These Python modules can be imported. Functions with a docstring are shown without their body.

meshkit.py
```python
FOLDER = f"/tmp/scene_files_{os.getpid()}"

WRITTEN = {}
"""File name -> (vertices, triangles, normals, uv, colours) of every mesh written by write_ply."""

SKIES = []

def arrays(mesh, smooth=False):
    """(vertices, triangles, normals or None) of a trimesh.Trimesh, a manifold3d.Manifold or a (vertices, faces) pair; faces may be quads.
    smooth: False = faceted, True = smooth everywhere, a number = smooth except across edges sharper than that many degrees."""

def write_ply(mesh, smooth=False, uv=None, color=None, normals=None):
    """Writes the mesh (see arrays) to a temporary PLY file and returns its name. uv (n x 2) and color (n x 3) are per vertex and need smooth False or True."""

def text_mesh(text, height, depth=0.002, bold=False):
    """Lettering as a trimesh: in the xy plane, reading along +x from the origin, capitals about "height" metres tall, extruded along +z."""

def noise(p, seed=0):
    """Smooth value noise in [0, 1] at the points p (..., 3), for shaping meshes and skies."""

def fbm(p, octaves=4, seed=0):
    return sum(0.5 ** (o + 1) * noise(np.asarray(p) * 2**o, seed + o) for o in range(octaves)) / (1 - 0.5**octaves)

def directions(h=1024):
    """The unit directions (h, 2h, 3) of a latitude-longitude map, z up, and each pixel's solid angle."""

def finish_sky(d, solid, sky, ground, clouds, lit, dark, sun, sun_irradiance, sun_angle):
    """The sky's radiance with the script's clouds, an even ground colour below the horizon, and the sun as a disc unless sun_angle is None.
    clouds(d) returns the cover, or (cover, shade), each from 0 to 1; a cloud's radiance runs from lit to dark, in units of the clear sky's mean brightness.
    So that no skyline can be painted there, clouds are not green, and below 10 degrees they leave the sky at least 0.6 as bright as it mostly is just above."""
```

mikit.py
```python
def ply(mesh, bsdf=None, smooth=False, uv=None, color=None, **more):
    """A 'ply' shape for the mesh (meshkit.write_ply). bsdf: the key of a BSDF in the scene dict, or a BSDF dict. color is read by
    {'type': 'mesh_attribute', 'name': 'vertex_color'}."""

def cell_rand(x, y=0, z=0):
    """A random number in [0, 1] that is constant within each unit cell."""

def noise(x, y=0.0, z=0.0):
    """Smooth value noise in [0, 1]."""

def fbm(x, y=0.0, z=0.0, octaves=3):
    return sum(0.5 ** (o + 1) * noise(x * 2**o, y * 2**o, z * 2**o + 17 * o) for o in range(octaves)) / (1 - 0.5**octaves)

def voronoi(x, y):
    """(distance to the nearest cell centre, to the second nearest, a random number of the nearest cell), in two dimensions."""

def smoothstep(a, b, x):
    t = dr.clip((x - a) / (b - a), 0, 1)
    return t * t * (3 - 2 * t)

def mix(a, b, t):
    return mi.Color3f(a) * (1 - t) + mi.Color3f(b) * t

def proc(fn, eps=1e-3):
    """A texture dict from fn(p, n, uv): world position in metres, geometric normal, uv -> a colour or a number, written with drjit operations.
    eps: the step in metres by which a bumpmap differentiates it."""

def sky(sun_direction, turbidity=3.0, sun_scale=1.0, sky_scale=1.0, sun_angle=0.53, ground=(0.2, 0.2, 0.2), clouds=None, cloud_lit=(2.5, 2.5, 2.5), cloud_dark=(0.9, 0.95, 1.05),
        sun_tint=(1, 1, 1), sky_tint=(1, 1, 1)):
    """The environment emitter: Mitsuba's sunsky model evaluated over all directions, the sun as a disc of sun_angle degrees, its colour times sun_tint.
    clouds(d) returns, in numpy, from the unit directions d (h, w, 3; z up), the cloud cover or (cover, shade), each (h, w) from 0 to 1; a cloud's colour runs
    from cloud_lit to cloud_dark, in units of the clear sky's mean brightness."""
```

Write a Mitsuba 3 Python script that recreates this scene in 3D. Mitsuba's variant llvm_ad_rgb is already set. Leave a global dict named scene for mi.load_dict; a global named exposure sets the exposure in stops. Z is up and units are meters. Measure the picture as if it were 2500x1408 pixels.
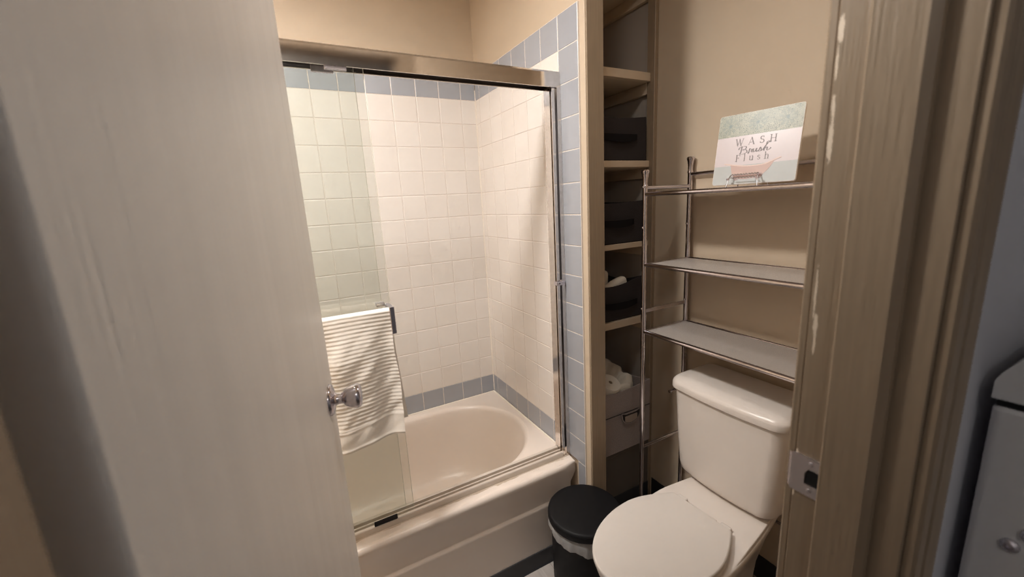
import math, numpy as np, trimesh, mitsuba as mi, drjit as dr, mikit, meshkit
from shapely.geometry import Polygon, LineString, Point, box as sbox
from shapely.ops import unary_union
from shapely import affinity

T = mi.ScalarTransform4f
scene, labels = {}, {}

# ------------------------------------------------------------------ camera
CAM = [-0.88938, -1.95537, 1.44193]
FWD = [0.4582, 0.8651, -0.2042]
UP = [0.1431, 0.1549, 0.9775]
scene['camera'] = {
    'type': 'thinlens', 'fov': 2 * math.degrees(math.atan(1250 / 998.29)), 'fov_axis': 'x',
    'aperture_radius': 0.0022, 'focus_distance': 1.6, 'near_clip': 0.02, 'far_clip': 50.0,
    'to_world': T().look_at(origin=CAM, target=[c + f for c, f in zip(CAM, FWD)], up=UP)}
exposure = 2.0

# ------------------------------------------------------------------ light levels (the lamps themselves are built at the end)
BULB = (70.0, 66.6, 62.8)           # bathroom ceiling lamp; the added fill lamp takes a fraction of it
HALL = (9.0, 8.6, 8.3)            # hall ceiling lamp
LAMPS = [((-1.04, -0.870), 0.115, 1.0, 'larger flush round lamp on the bathroom ceiling'), ((-0.36, -1.24), 0.075, 0.31, 'smaller flush round fill lamp added to the bathroom ceiling')]  # second lamp is an added fill, softening the partition shadow on the right wall

# ------------------------------------------------------------------ materials
def rgb(c): return {'type': 'rgb', 'value': list(c)}
def mat(name, d): scene[name] = {'type': 'twosided', 'b': d}
def principled(c, rough=0.5, spec=0.5, metallic=0.0, **k):
    d = {'type': 'principled', 'base_color': c if isinstance(c, dict) else rgb(c), 'roughness': rough, 'metallic': metallic, **k}
    if metallic == 0: d['specular'] = spec
    return d

WALL = (0.52, 0.425, 0.322)
def f_wall(p, n, uv):
    v = mikit.fbm(p.x * 5, p.y * 5, p.z * 5, 3)
    return mi.Color3f(*WALL) * (0.95 + 0.1 * v)
def f_wall_bump(p, n, uv):
    return 0.5 * mikit.noise(p.x * 160 + p.y * 31, p.y * 160, p.z * 160)
mat('mat_wall', {'type': 'bumpmap', 'scale': 0.0006, 't': mikit.proc(f_wall_bump), 'b': principled(mikit.proc(f_wall), 0.55, 0.35)})
mat('mat_niche', principled((0.38, 0.34, 0.30), 0.6, 0.3))  # closet walls, greyer than the wall paint and darkened to stand in for shade
mat('mat_ceiling', principled((0.62, 0.57, 0.50), 0.8, 0.2))
mat('mat_hall_wall', principled((0.52, 0.53, 0.57), 0.7, 0.3))

TRIM = (0.27, 0.205, 0.142)
def chips(p):
    m = mi.Float(-9)
    for y, z, sy, sz in ((-1.6790, 1.620, .0030, .016), (-1.6780, 1.583, .0012, .022), (-1.6785, 1.538, .0018, .012),
                         (-1.6790, 1.497, .0026, .026), (-1.6795, 1.520, .0012, .03), (-1.6800, 1.304, .0013, .035), (-1.6835, 1.262, .0028, .016),
                         (-1.6840, 1.240, .0014, .022), (-1.6770, 1.07, .0018, .006), (-1.6760, 1.008, .0022, .010)):
        q = dr.square((p.y - y) / sy) + dr.square((p.z - z) / sz)
        m = dr.maximum(m, 1.35 - q)
    w = 0.75 * (mikit.fbm(p.y * 420, p.z * 190, 3.0, 3) - 0.5) * 2
    return mikit.smoothstep(0.25, 0.5, m + w) * dr.select(p.x < -0.2885, 1.0, 0.0) * dr.select(p.x > -0.31, 1.0, 0.0)
def f_trim(p, n, uv):
    g = mikit.fbm(p.x * 260 + p.y * 260, p.y * 90, p.z * 9, 3)
    c = mi.Color3f(*TRIM) * (0.91 + 0.18 * g)
    return mikit.mix(c, mi.Color3f(0.72, 0.62, 0.50), chips(p))
def f_trim_bump(p, n, uv):
    return mikit.fbm(p.x * 300 + p.y * 300, p.y * 60, p.z * 10, 3)
mat('mat_trim', {'type': 'bumpmap', 'scale': 0.0008, 't': mikit.proc(f_trim_bump), 'b': principled(mikit.proc(f_trim), 0.42, 0.45)})

def f_door(p, n, uv):
    a = p.x * 0.2 + p.y
    g = mikit.fbm(a * 34, p.z * 1.6, 7.0, 3)
    h = mikit.fbm(a * 150, p.z * 3.0, 2.0, 2)
    return mi.Color3f(0.74, 0.73, 0.715) * (0.95 + 0.07 * g + 0.03 * h)
def f_door_bump(p, n, uv):
    return mikit.fbm(p.x * 60 + p.y * 200, p.z * 5.0, 1.0, 3)
mat('mat_door', {'type': 'bumpmap', 'scale': 0.0006, 't': mikit.proc(f_door_bump), 'b': principled(mikit.proc(f_door), 0.38, 0.45)})

for i, c in enumerate(((0.74, 0.695, 0.655), (0.75, 0.707, 0.668), (0.73, 0.685, 0.643))):
    mat(f'mat_tile_white_{i}', {'type': 'roughplastic', 'diffuse_reflectance': rgb(c), 'alpha': 0.13})
for i, c in enumerate(((0.335, 0.350, 0.388), (0.35, 0.365, 0.402))):
    mat(f'mat_tile_blue_{i}', {'type': 'roughplastic', 'diffuse_reflectance': rgb(c), 'alpha': 0.11})
def f_grout(p, n, uv):
    v = mikit.fbm(p.x * 9 + p.y * 9, p.y * 3, p.z * 9, 3)
    return mikit.mix((0.60, 0.54, 0.49), (0.70, 0.65, 0.60), v)
mat('mat_grout', principled(mikit.proc(f_grout), 0.8, 0.2))
mat('mat_porcelain', {'type': 'roughplastic', 'diffuse_reflectance': rgb((0.74, 0.68, 0.63)), 'alpha': 0.09})
mat('mat_seat', {'type': 'roughplastic', 'diffuse_reflectance': rgb((0.74, 0.69, 0.645)), 'alpha': 0.18})
def f_tub(p, n, uv):
    # grime caught along the outer foot of the shower track
    v = mikit.fbm(p.x * 22, p.y * 120, 4.0, 4)
    edge = -0.7155 - 0.010 * mikit.smoothstep(0.45, 0.75, v)
    m = mikit.smoothstep(edge - 0.003, edge + 0.001, p.y) * dr.select(p.y < -0.700, 1.0, 0.0) * dr.select(p.z > 0.40, 1.0, 0.0)
    return mikit.mix((0.745, 0.665, 0.60), (0.40, 0.31, 0.21), m * (0.35 + 0.45 * v))
mat('mat_tub', {'type': 'roughplastic', 'diffuse_reflectance': mikit.proc(f_tub), 'alpha': 0.10})
mat('mat_caulk', principled((0.78, 0.72, 0.64), 0.6, 0.3))
mat('mat_chrome', {'type': 'roughconductor', 'material': 'Cr', 'alpha': 0.03})
mat('mat_aluminium', {'type': 'roughconductor', 'material': 'Al', 'alpha': 0.010, 'specular_reflectance': rgb((0.80, 0.76, 0.72))})
mat('mat_track', principled((0.62, 0.56, 0.50), 0.35, 0.5, 0.25))
mat('mat_steel', {'type': 'roughconductor', 'material': 'Cr', 'alpha': 0.25})
scene['mat_glass'] = {'type': 'thindielectric', 'int_ior': 1.5, 'specular_transmittance': rgb((0.905, 0.93, 0.905)), 'specular_reflectance': rgb((1, 1, 1))}
scene['mat_bag'] = {'type': 'blendbsdf', 'weight': 0.38, 'a': {'type': 'thindielectric', 'int_ior': 1.4},
                    'b': {'type': 'twosided', 'b': principled((0.8, 0.8, 0.8), 0.3, 0.5)}}
mat('mat_black', principled((0.006, 0.006, 0.007), 0.5, 0.14))
mat('mat_black_rubber', principled((0.02, 0.02, 0.022), 0.6, 0.3))
mat('mat_vinyl_base', principled((0.022, 0.023, 0.027), 0.45, 0.4))
def f_towel(p, n, uv):
    return mi.Color3f(0.80, 0.755, 0.69) * (0.92 + 0.12 * mikit.noise(p.x * 900, p.y * 900, p.z * 900))
mat('mat_towel', principled(mikit.proc(f_towel), 0.95, 0.1, sheen=0.3))
mat('mat_cloth', principled((0.78, 0.72, 0.62), 0.95, 0.1))
mat('mat_paper', principled((0.82, 0.77, 0.68), 0.95, 0.1))
mat('mat_card', principled((0.45, 0.36, 0.26), 0.9, 0.1))
def f_bin(p, n, uv):
    w = mikit.noise(p.x * 700, p.y * 700, p.z * 700)
    return mi.Color3f(0.035, 0.030, 0.031) * (0.8 + 0.4 * w)
mat('mat_bin', principled(mikit.proc(f_bin), 0.9, 0.15))
mat('mat_bin_dark', principled((0.010, 0.009, 0.010), 0.9, 0.1))
def f_hamper(p, n, uv):
    w = mikit.noise(p.x * 500, p.y * 500, p.z * 500)
    return mi.Color3f(0.36, 0.31, 0.295) * (0.85 + 0.3 * w)
mat('mat_hamper', principled(mikit.proc(f_hamper), 0.9, 0.15))
def f_shelf(p, n, uv):
    s = 0.5 + 0.5 * dr.sin(p.x * 1250)
    return mi.Color3f(0.40, 0.365, 0.34) * (0.88 + 0.24 * s)
mat('mat_shelf_sheet', principled(mikit.proc(f_shelf), 0.33, 0.5, 0.2))
def f_plank(p, n, uv):
    k = mikit.cell_rand(dr.floor(p.x / 0.15 + 40), dr.floor(p.y / 0.9 + 40), 3)
    g = mikit.fbm(p.x * 90, p.y * 5 + 11 * k, k * 30, 4)
    return mikit.mix((0.30, 0.27, 0.25), (0.52, 0.48, 0.45), g) * (0.9 + 0.2 * k)
mat('mat_plank', principled(mikit.proc(f_plank), 0.45, 0.4))
mat('mat_subfloor', principled((0.18, 0.16, 0.15), 0.8, 0.2))
mat('mat_lining', principled((0.42, 0.35, 0.30), 0.9, 0.1))
mat('mat_platform', principled((0.115, 0.098, 0.083), 0.6, 0.3))
mat('mat_white_metal', principled((0.76, 0.76, 0.76), 0.4, 0.4))
mat('mat_dark_gap', principled((0.015, 0.015, 0.016), 0.8, 0.2))
mat('mat_lampbase', principled((0.7, 0.68, 0.64), 0.3, 0.5))
# the sign's print
mat('mat_sign_pink', principled((0.56, 0.50, 0.515), 0.3, 0.5))
mat('mat_sign_grey', principled((0.41, 0.43, 0.43), 0.35, 0.5))
mat('mat_sign_edge', principled((0.78, 0.74, 0.70), 0.4, 0.5))
mat('mat_ink', principled((0.17, 0.145, 0.15), 0.4, 0.4))
mat('mat_sign_tub', principled((0.49, 0.345, 0.305), 0.35, 0.5))
mat('mat_sign_tub_dark', principled((0.33, 0.23, 0.22), 0.35, 0.5))
mat('mat_sign_rim', principled((0.62, 0.49, 0.44), 0.35, 0.5))
def f_mosaic(p, n, uv):
    x, y = uv.x, uv.y                                   # metres on the sign
    P = 0.076
    cx = x / P - 0.45
    cy = (y - 0.173) / P
    fx, fy = cx - dr.round(cx), cy
    r = dr.sqrt(fx * fx + fy * fy)
    a = dr.atan2(fy, fx)
    petal = mikit.smoothstep(0.35, 0.8, dr.abs(dr.sin(a * 5))) * mikit.smoothstep(0.36, 0.26, r) * mikit.smoothstep(0.05, 0.12, r)
    heart = mikit.smoothstep(0.10, 0.03, r)
    d1, d2, k = mikit.voronoi(x * 210, y * 210)
    lace = mikit.smoothstep(0.10, 0.34, d2 - d1)
    big = mikit.fbm(x * 45, y * 45, 3.0, 2)
    c = mikit.mix((0.36, 0.36, 0.28), (0.09, 0.125, 0.09), lace * (0.35 + 0.6 * k))
    c = mikit.mix(c, (0.17, 0.205, 0.165), 0.7 * petal + 0.25 * mikit.smoothstep(.45, .7, big))
    return mikit.mix(c, (0.07, 0.13, 0.125), 0.85 * heart)
mat('mat_sign_mosaic', principled(mikit.proc(f_mosaic), 0.35, 0.5))

# ------------------------------------------------------------------ helpers
def key_for(name, parent=None):
    base = f'{parent}__{name}' if parent else name
    k, i = base, 0
    while k in scene or k in labels or any(s.startswith(k + '__') for s in scene):
        i += 1
        k = f'{base}_{i:03d}'
    return k
def put(name, mesh, m, parent=None, smooth=False, **kw):
    k = key_for(name, parent)
    scene[k] = mikit.ply(mesh, m, smooth, **kw)
    return k
def thing(name, label, cat, group=None):
    k = key_for(name)
    labels[k] = {'label': label, 'category': cat}
    if group: labels[k]['group'] = group
    return k
def tag(k, label, cat=None, group=None):
    labels[k] = {'label': label}
    if cat: labels[k]['category'] = cat
    if group: labels[k]['group'] = group
def struct(k, label=None):
    labels[k] = {'kind': 'structure'}
    if label: labels[k]['label'] = label
cat = trimesh.util.concatenate
def box(x0, x1, y0, y1, z0, z1, c=0.0):
    if c <= 0:
        m = trimesh.creation.box(extents=(x1 - x0, y1 - y0, z1 - z0))
        m.apply_translation(((x0 + x1) / 2, (y0 + y1) / 2, (z0 + z1) / 2))
        return m
    pts = []
    for sx in (0, 1):
        for sy in (0, 1):
            for sz in (0, 1):
                x, y, z = (x0, x1)[sx], (y0, y1)[sy], (z0, z1)[sz]
                dx, dy, dz = (c, -c)[sx], (c, -c)[sy], (c, -c)[sz]
                pts += [(x + dx, y + dy, z), (x + dx, y, z + dz), (x, y + dy, z + dz)]
    return trimesh.convex.convex_hull(np.array(pts))
def rbox(x0, x1, y0, y1, z0, z1, r, n=4):
    s = trimesh.creation.uv_sphere(radius=r, count=(2 * n, 4 * n)).vertices
    return trimesh.convex.convex_hull(np.vstack([s + (x, y, z) for x in (x0 + r, x1 - r) for y in (y0 + r, y1 - r) for z in (z0 + r, z1 - r)]))
def loft(loops, cap0=True, cap1=True, closed=True):
    L = np.array(loops, float)
    m, n = L.shape[:2]
    v = L.reshape(-1, 3).tolist()
    f = []
    J = n if closed else n - 1
    for i in range(m - 1):
        for j in range(J):
            a, b = i * n + j, i * n + (j + 1) % n
            f += [(a, b, b + n), (a, b + n, a + n)]
    for on, i in ((cap0, 0), (cap1, m - 1)):
        if on:
            c = len(v); v.append(L[i].mean(0).tolist())
            for j in range(n):
                a, b = i * n + j, i * n + (j + 1) % n
                f.append((b, a, c) if i == 0 else (a, b, c))
    t = trimesh.Trimesh(np.array(v), np.array(f), process=False)
    if cap0 and cap1: 
        if t.volume < 0: t.invert()
    return t
def lathe(profile, n=40):
    a = np.arange(n) * 2 * np.pi / n
    return loft([np.stack([r * np.cos(a), r * np.sin(a), np.full(n, z)], 1) for r, z in profile])
def tube(pts, r, n=12):
    P = np.array(pts, float)
    R = np.broadcast_to(r, len(P))
    d = np.gradient(P, axis=0); d /= np.linalg.norm(d, axis=1, keepdims=True)
    up = np.array([0, 0, 1.0]) if abs(d[0, 2]) < 0.9 else np.array([1.0, 0, 0])
    loops = []
    u = np.cross(d[0], up); u /= np.linalg.norm(u)
    a = np.arange(n) * 2 * np.pi / n
    for p, t, rr in zip(P, d, R):
        u = u - t * (u @ t); u /= np.linalg.norm(u)
        w = np.cross(t, u)
        loops.append(p + rr * (np.cos(a)[:, None] * u + np.sin(a)[:, None] * w))
    return loft(loops)
def bend(pts, r, k=6):
    """a polyline with its corners rounded by radius r"""
    P = [np.array(p, float) for p in pts]; out = [P[0]]
    for a, b, c in zip(P, P[1:], P[2:]):
        u, w = (a - b) / np.linalg.norm(a - b), (c - b) / np.linalg.norm(c - b)
        s, e = b + u * r, b + w * r
        out += [(1 - t) ** 2 * s + 2 * t * (1 - t) * b + t * t * e for t in np.linspace(0, 1, k)]
    return out + [P[-1]]
def prism(poly, depth):
    ps = getattr(poly, 'geoms', [poly])
    return cat([trimesh.creation.extrude_polygon(p, depth, engine='earcut') for p in ps if p.area > 0])
def placed(mesh, M):
    m = mesh.copy(); m.apply_transform(M); return m
def frame(o, x, y, z):
    M = np.eye(4); M[:3, 0], M[:3, 1], M[:3, 2], M[:3, 3] = x, y, z, o
    return M
def profile_x(poly_yz, x0, x1):
    """extrude a polygon given in (y, z) from x0 to x1"""
    return placed(prism(Polygon(poly_yz), x1 - x0), frame((x0, 0, 0), (0, 1, 0), (0, 0, 1), (1, 0, 0)))
def profile_z(poly_xy, z0, z1):
    return placed(prism(Polygon(poly_xy), z1 - z0), frame((0, 0, z0), (1, 0, 0), (0, 1, 0), (0, 0, 1)))
def smooth(t): return t * t * (3 - 2 * t)

# ------------------------------------------------------------------ the room
HEAD = 2.18
XW, XR, XJ, XL = -1.56, 0.49, -0.290, -1.028       # west wall, wall behind the toilet, right jamb, left jamb
YF, YH = -1.675, -1.800                            # doorway wall: bathroom face, hall face
CEIL = 2.44
struct(put('floor', box(XW - .1, 1.3, -3.3, 0.1, -0.06, -0.006), 'mat_subfloor'))
PW, PLEN = 0.15, 0.90
for i in range(-11, 4):
    for j in range(-3, 0):
        x0, x1 = max(i * PW, XW), min((i + 1) * PW, XR)
        y0, y1 = max(j * PLEN + 0.31 * (i % 3), YH), min((j + 1) * PLEN + 0.31 * (i % 3), -0.755)
        if x1 - x0 > .02 and y1 - y0 > .02:
            put('plank', box(x0 + .0006, x1 - .0006, y0 + .0006, y1 - .0006, -0.006, 0.0, .0008), 'mat_plank', 'floor')
struct(put('ceiling', box(XW - .1, 1.3, -3.3, 0.1, CEIL, CEIL + .06), 'mat_ceiling'))
struct(put('wall_back', box(XW - .1, 0.0765, 0.006, 0.10, 0, CEIL), 'mat_wall'))
struct(put('wall_left', box(XW - .1, XW, -1.70, 0.006, 0, CEIL), 'mat_wall'))
pe = [(0.006, 0.006), (0.006, -0.836), (0.0075, -0.8385), (0.0765, -0.8385), (0.0765, 0.006)]
struct(put('wall_end', profile_z(pe, 0, CEIL), 'mat_wall'), 'tan painted end of the partition wall between the tiled tub and the closet shelves')
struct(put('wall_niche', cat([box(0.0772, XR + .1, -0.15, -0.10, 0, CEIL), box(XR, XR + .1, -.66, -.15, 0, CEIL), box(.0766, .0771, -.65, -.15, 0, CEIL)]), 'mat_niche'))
struct(put('wall_right', box(XR, XR + .1, -1.70, -0.66, 0, CEIL), 'mat_wall'), 'tan painted wall behind the toilet')
struct(put('wall_front', cat([box(XW - .1, XL - .02, YH, YF, 0, CEIL), box(XJ + .02, 1.3, YH, YF, 0, CEIL), box(XL - .02, XJ + .02, YH, YF, HEAD + .02, CEIL)]), 'mat_wall'))
# hall side of the doorway wall is lined in pale grey
struct(put('wall_hall', cat([box(XJ + .072, 1.2, YH - .004, YH - .0005, 0, CEIL), box(-2.2, XL - .092, YH - .004, YH - .0005, 0, CEIL),
                             box(1.2, 1.25, -3.2, YH, 0, CEIL), box(-2.2, -2.15, -3.2, YH, 0, CEIL), box(-2.2, 1.25, -3.25, -3.2, 0, CEIL)]), 'mat_hall_wall'))
struct(put('trim_5', box(0.0085, 0.0768, -0.8450, -0.8388, 0.0, CEIL, .0015), 'mat_trim'), 'brown painted board on the end of the partition between tub and closet')
# closet trim: vertical board at the front of the right side
struct(put('trim_1', box(0.470, XR - .0005, -0.692, -0.652, 0.0, CEIL, .002), 'mat_trim'), 'vertical board at the right front of the closet shelves')

# black vinyl base
struct(put('baseboard_right', profile_z([(XR - .0005, -0.70), (XR - .0005, YF + .001), (XR - .004, YF + .001), (XR - .004, -0.70)], 0.0, 0.10), 'mat_vinyl_base'))
struct(put('baseboard_front', box(XJ + .072, XR - .005, YF + .0005, YF + .005, 0, 0.10), 'mat_vinyl_base'))

# ------------------------------------------------------------------ door frame
def jamb(name, xj, s, stop, label):
    """one side of the door frame; s = -1: its face looks to -x"""
    k = put(name, box(*sorted((xj, xj - s * .019)), YH, YF, 0, HEAD, .0012), 'mat_trim')
    struct(k, label)
    st = [(xj - s * .001, -1.712), (xj + s * (stop - .002), -1.712), (xj + s * stop, -1.714), (xj + s * stop, -1.762), (xj + s * (stop - .006), -1.770), (xj - s * .001, -1.770)]
    put('stop', profile_z(st, 0, HEAD), 'mat_trim', k)
    # casing, bathroom side and hall side
    a, b = xj - s * .005, xj - s * .072
    put('casing', box(*sorted((a, b)), YF + .0005, YF + .014, 0, HEAD + .06, .003), 'mat_trim', k)
    q = YH - .0005
    prof = [(a, q), (a, q - .009), (a - s * .003, q - .0125), (a - s * .018, q - .0135), (a - s * .022, q - .0075), (a - s * .029, q - .0065), (a - s * .034, q - .0125),
            (a - s * .050, q - .0145), (a - s * .062, q - .014), (b, q - .010), (b, q)]
    put('casing', profile_z(prof, 0, HEAD + .06), 'mat_trim', k)
    return k
tj = jamb('trim_2', XJ, -1, .016, 'tan door jamb at the right with chipped paint and a strike plate')
tl = jamb('trim_3', XL, 1, .022, 'tan door jamb at the left edge on the hinge side')
th = put('trim_4', box(XL - .019, XJ + .019, YH, YF, HEAD, HEAD + .0195, .001), 'mat_trim'); struct(th)
put('stop', box(XL + .0225, XJ - .0165, -1.770, -1.712, HEAD - .012, HEAD - .0005, .001), 'mat_trim', th)
put('casing', box(XL - .072, XJ + .072, YF + .0005, YF + .014, HEAD + .0605, HEAD + .13, .003), 'mat_trim', th)
# strike plate in the jamb, with lip, latch hole and two screws
sp = Polygon([(-1.6715, 1.0095), (-1.6735, 1.0085), (-1.709, 1.0085), (-1.711, 1.011), (-1.711, 1.066), (-1.709, 1.0685), (-1.6735, 1.0685), (-1.6715, 1.0675)])
hole = Polygon([(-1.690, 1.0265), (-1.706, 1.0265), (-1.7072, 1.028), (-1.7072, 1.049), (-1.706, 1.0505), (-1.694, 1.0505), (-1.690, 1.043)])
Mx = frame((XJ - .0022, 0, 0), (0, 1, 0), (0, 0, 1), (1, 0, 0))
plate = cat([placed(prism(sp.difference(hole), .0020), Mx),
             placed(trimesh.convex.convex_hull(np.array([(y, z, d) for z in (1.012, 1.065) for y, d in ((-1.6715, 0), (-1.6715, .002), (-1.6665, .004), (-1.6665, .0052))])), Mx)])
k = put('strike_plate', plate, 'mat_steel', tj); tag(k, 'worn steel strike plate set into the door jamb')
put('latch_hole', placed(prism(hole.buffer(-.0006), .0006), frame((XJ - .0007, 0, 0), (0, 1, 0), (0, 0, 1), (1, 0, 0))), 'mat_dark_gap', tj)
for z in (1.0175, 1.0595):
    put('screw', placed(lathe([(0.0001, 0), (.0036, 0), (.0033, .0009), (.0015, .0013)], 14), frame((XJ - .0021, -1.6965, z), (0, 1, 0), (0, 0, 1), (-1, 0, 0))), 'mat_steel', tj, 30)

# ------------------------------------------------------------------ bathroom door (opens inwards on the left jamb)
PH = math.radians(10.97)
DX, DN = np.array([math.sin(PH), math.cos(PH), 0]), np.array([math.cos(PH), -math.sin(PH), 0])   # along the leaf, and out of its visible face
DO = np.array([-0.992, -1.682, 0])
MD = frame(DO, DX, DN, (0, 0, 1))
if np.linalg.det(MD[:3, :3]) < 0: MD = frame(DO, DX, DN, (0, 0, 1))
DW, DT = 0.732, 0.035
def dplace(m):
    m = placed(m, MD)
    if np.linalg.det(MD[:3, :3]) < 0: m.invert()
    return m
d1 = put('door_1', dplace(box(0, DW, -DT, 0, 0.012, HEAD - .010, .0018)), 'mat_door')
struct(d1, 'open white painted door with faint vertical brush streaks at the left')
knob_prof = [(0.0001, 0), (.0345, 0), (.0345, .0035), (.0325, .0065), (.024, .0095), (.0150, .0115), (.0125, .015), (.0115, .024), (.0130, .0285), (.0190, .033), (.0235, .042),
             (.0262, .052), (.0268, .058), (.0255, .0625), (.0215, .0655), (.012, .067), (.0001, .0672)]
rose = [q for q in knob_prof[:7]] + [(.0001, .015)]
grip = [(0.0001, .0150)] + [q for q in knob_prof[6:]]
for side in (1, -1):
    Mk = frame((DW - .060, 0 if side > 0 else -DT, 1.0385), (1, 0, 0), (0, 0, 1) if side < 0 else (0, 0, -1), (0, side, 0))
    k = put('door_knob', dplace(placed(lathe(rose, 40), Mk)), 'mat_chrome', d1, 35)
    labels[k] = {'label': 'chrome door knob with a round rose'}
    scene[k + '__grip'] = mikit.ply(dplace(placed(lathe(grip, 40), Mk)), 'mat_chrome', 35)
put('latch_plate', dplace(box(DW - .0005, DW + .0012, -.030, -.006, 1.010, 1.067, .0004)), 'mat_steel', d1)
put('latch_bolt', dplace(box(DW + .0012, DW + .010, -.024, -.012, 1.028, 1.049, .001)), 'mat_steel', d1)
for z in (.25, 1.02, 1.80):
    put('hinge', dplace(placed(lathe([(.0001, 0), (.006, 0), (.006, .089), (.0001, .089)], 14), frame((-.007, -DT - .0035, z), (1, 0, 0), (0, 1, 0), (0, 0, 1)))), 'mat_steel', d1, 30)

# ------------------------------------------------------------------ tiles
TP = 0.1095
Z5 = 1.39
GAP = 0.0013
def tile_mesh(w, h, d=0.006, e=0.0018, s=0.0009):
    """a tile in its own frame: x across, y up, z out; cushioned edge"""
    a, b = w / 2 - GAP, h / 2 - GAP
    lo = [(-a, -b), (a, -b), (a, b), (-a, b)]
    v = [(x, y, 0) for x, y in lo] + [(x, y, d - s) for x, y in lo] + [(x - math.copysign(e, x), y - math.copysign(e, y), d) for x, y in lo]
    f = []
    for k in (0, 4):
        for j in range(4):
            p, q = k + j, k + (j + 1) % 4
            f += [(p, q, q + 4), (p, q + 4, p + 4)]
    f += [(8, 9, 10), (8, 10, 11)]
    return trimesh.Trimesh(np.array(v), np.array(f), process=False)
_tile = {}
rng = np.random.default_rng(4)
def add_tile(parent, kind, w, h, M):
    i = int(rng.integers(0, 3 if kind == 'white' else 2))
    kk = (kind, i, round(w, 4), round(h, 4))
    if kk not in _tile: _tile[kk] = mikit.ply(tile_mesh(w, h), f'mat_tile_{kind}_{i}', False)
    n = add_tile.n.get(parent, 0); add_tile.n[parent] = n + 1
    scene[f'{parent}__tile' + (f'_{n:03d}' if n else '')] = {**_tile[kk], 'to_world': T(M.tolist())}
add_tile.n = {}
ZR = 0.4138                                    # tile stops at the tub's rim
rows = []                                      # (z0, z1, k): the row between joints k-1 and k
for k in range(0, 19):
    z1, z0 = Z5 - (k - 1 - 5) * TP, Z5 - (k - 5) * TP
    rows.append((z0, z1, k))
put('grout', box(-1.53, -0.0005, 0.0008, 0.0059, ZR, Z5 + 6 * TP), 'mat_grout', 'wall_back')
cols = [(-.7 * TP, 0.0)] + [(-(.7 + i + 1) * TP, -(.7 + i) * TP) for i in range(13)]
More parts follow.
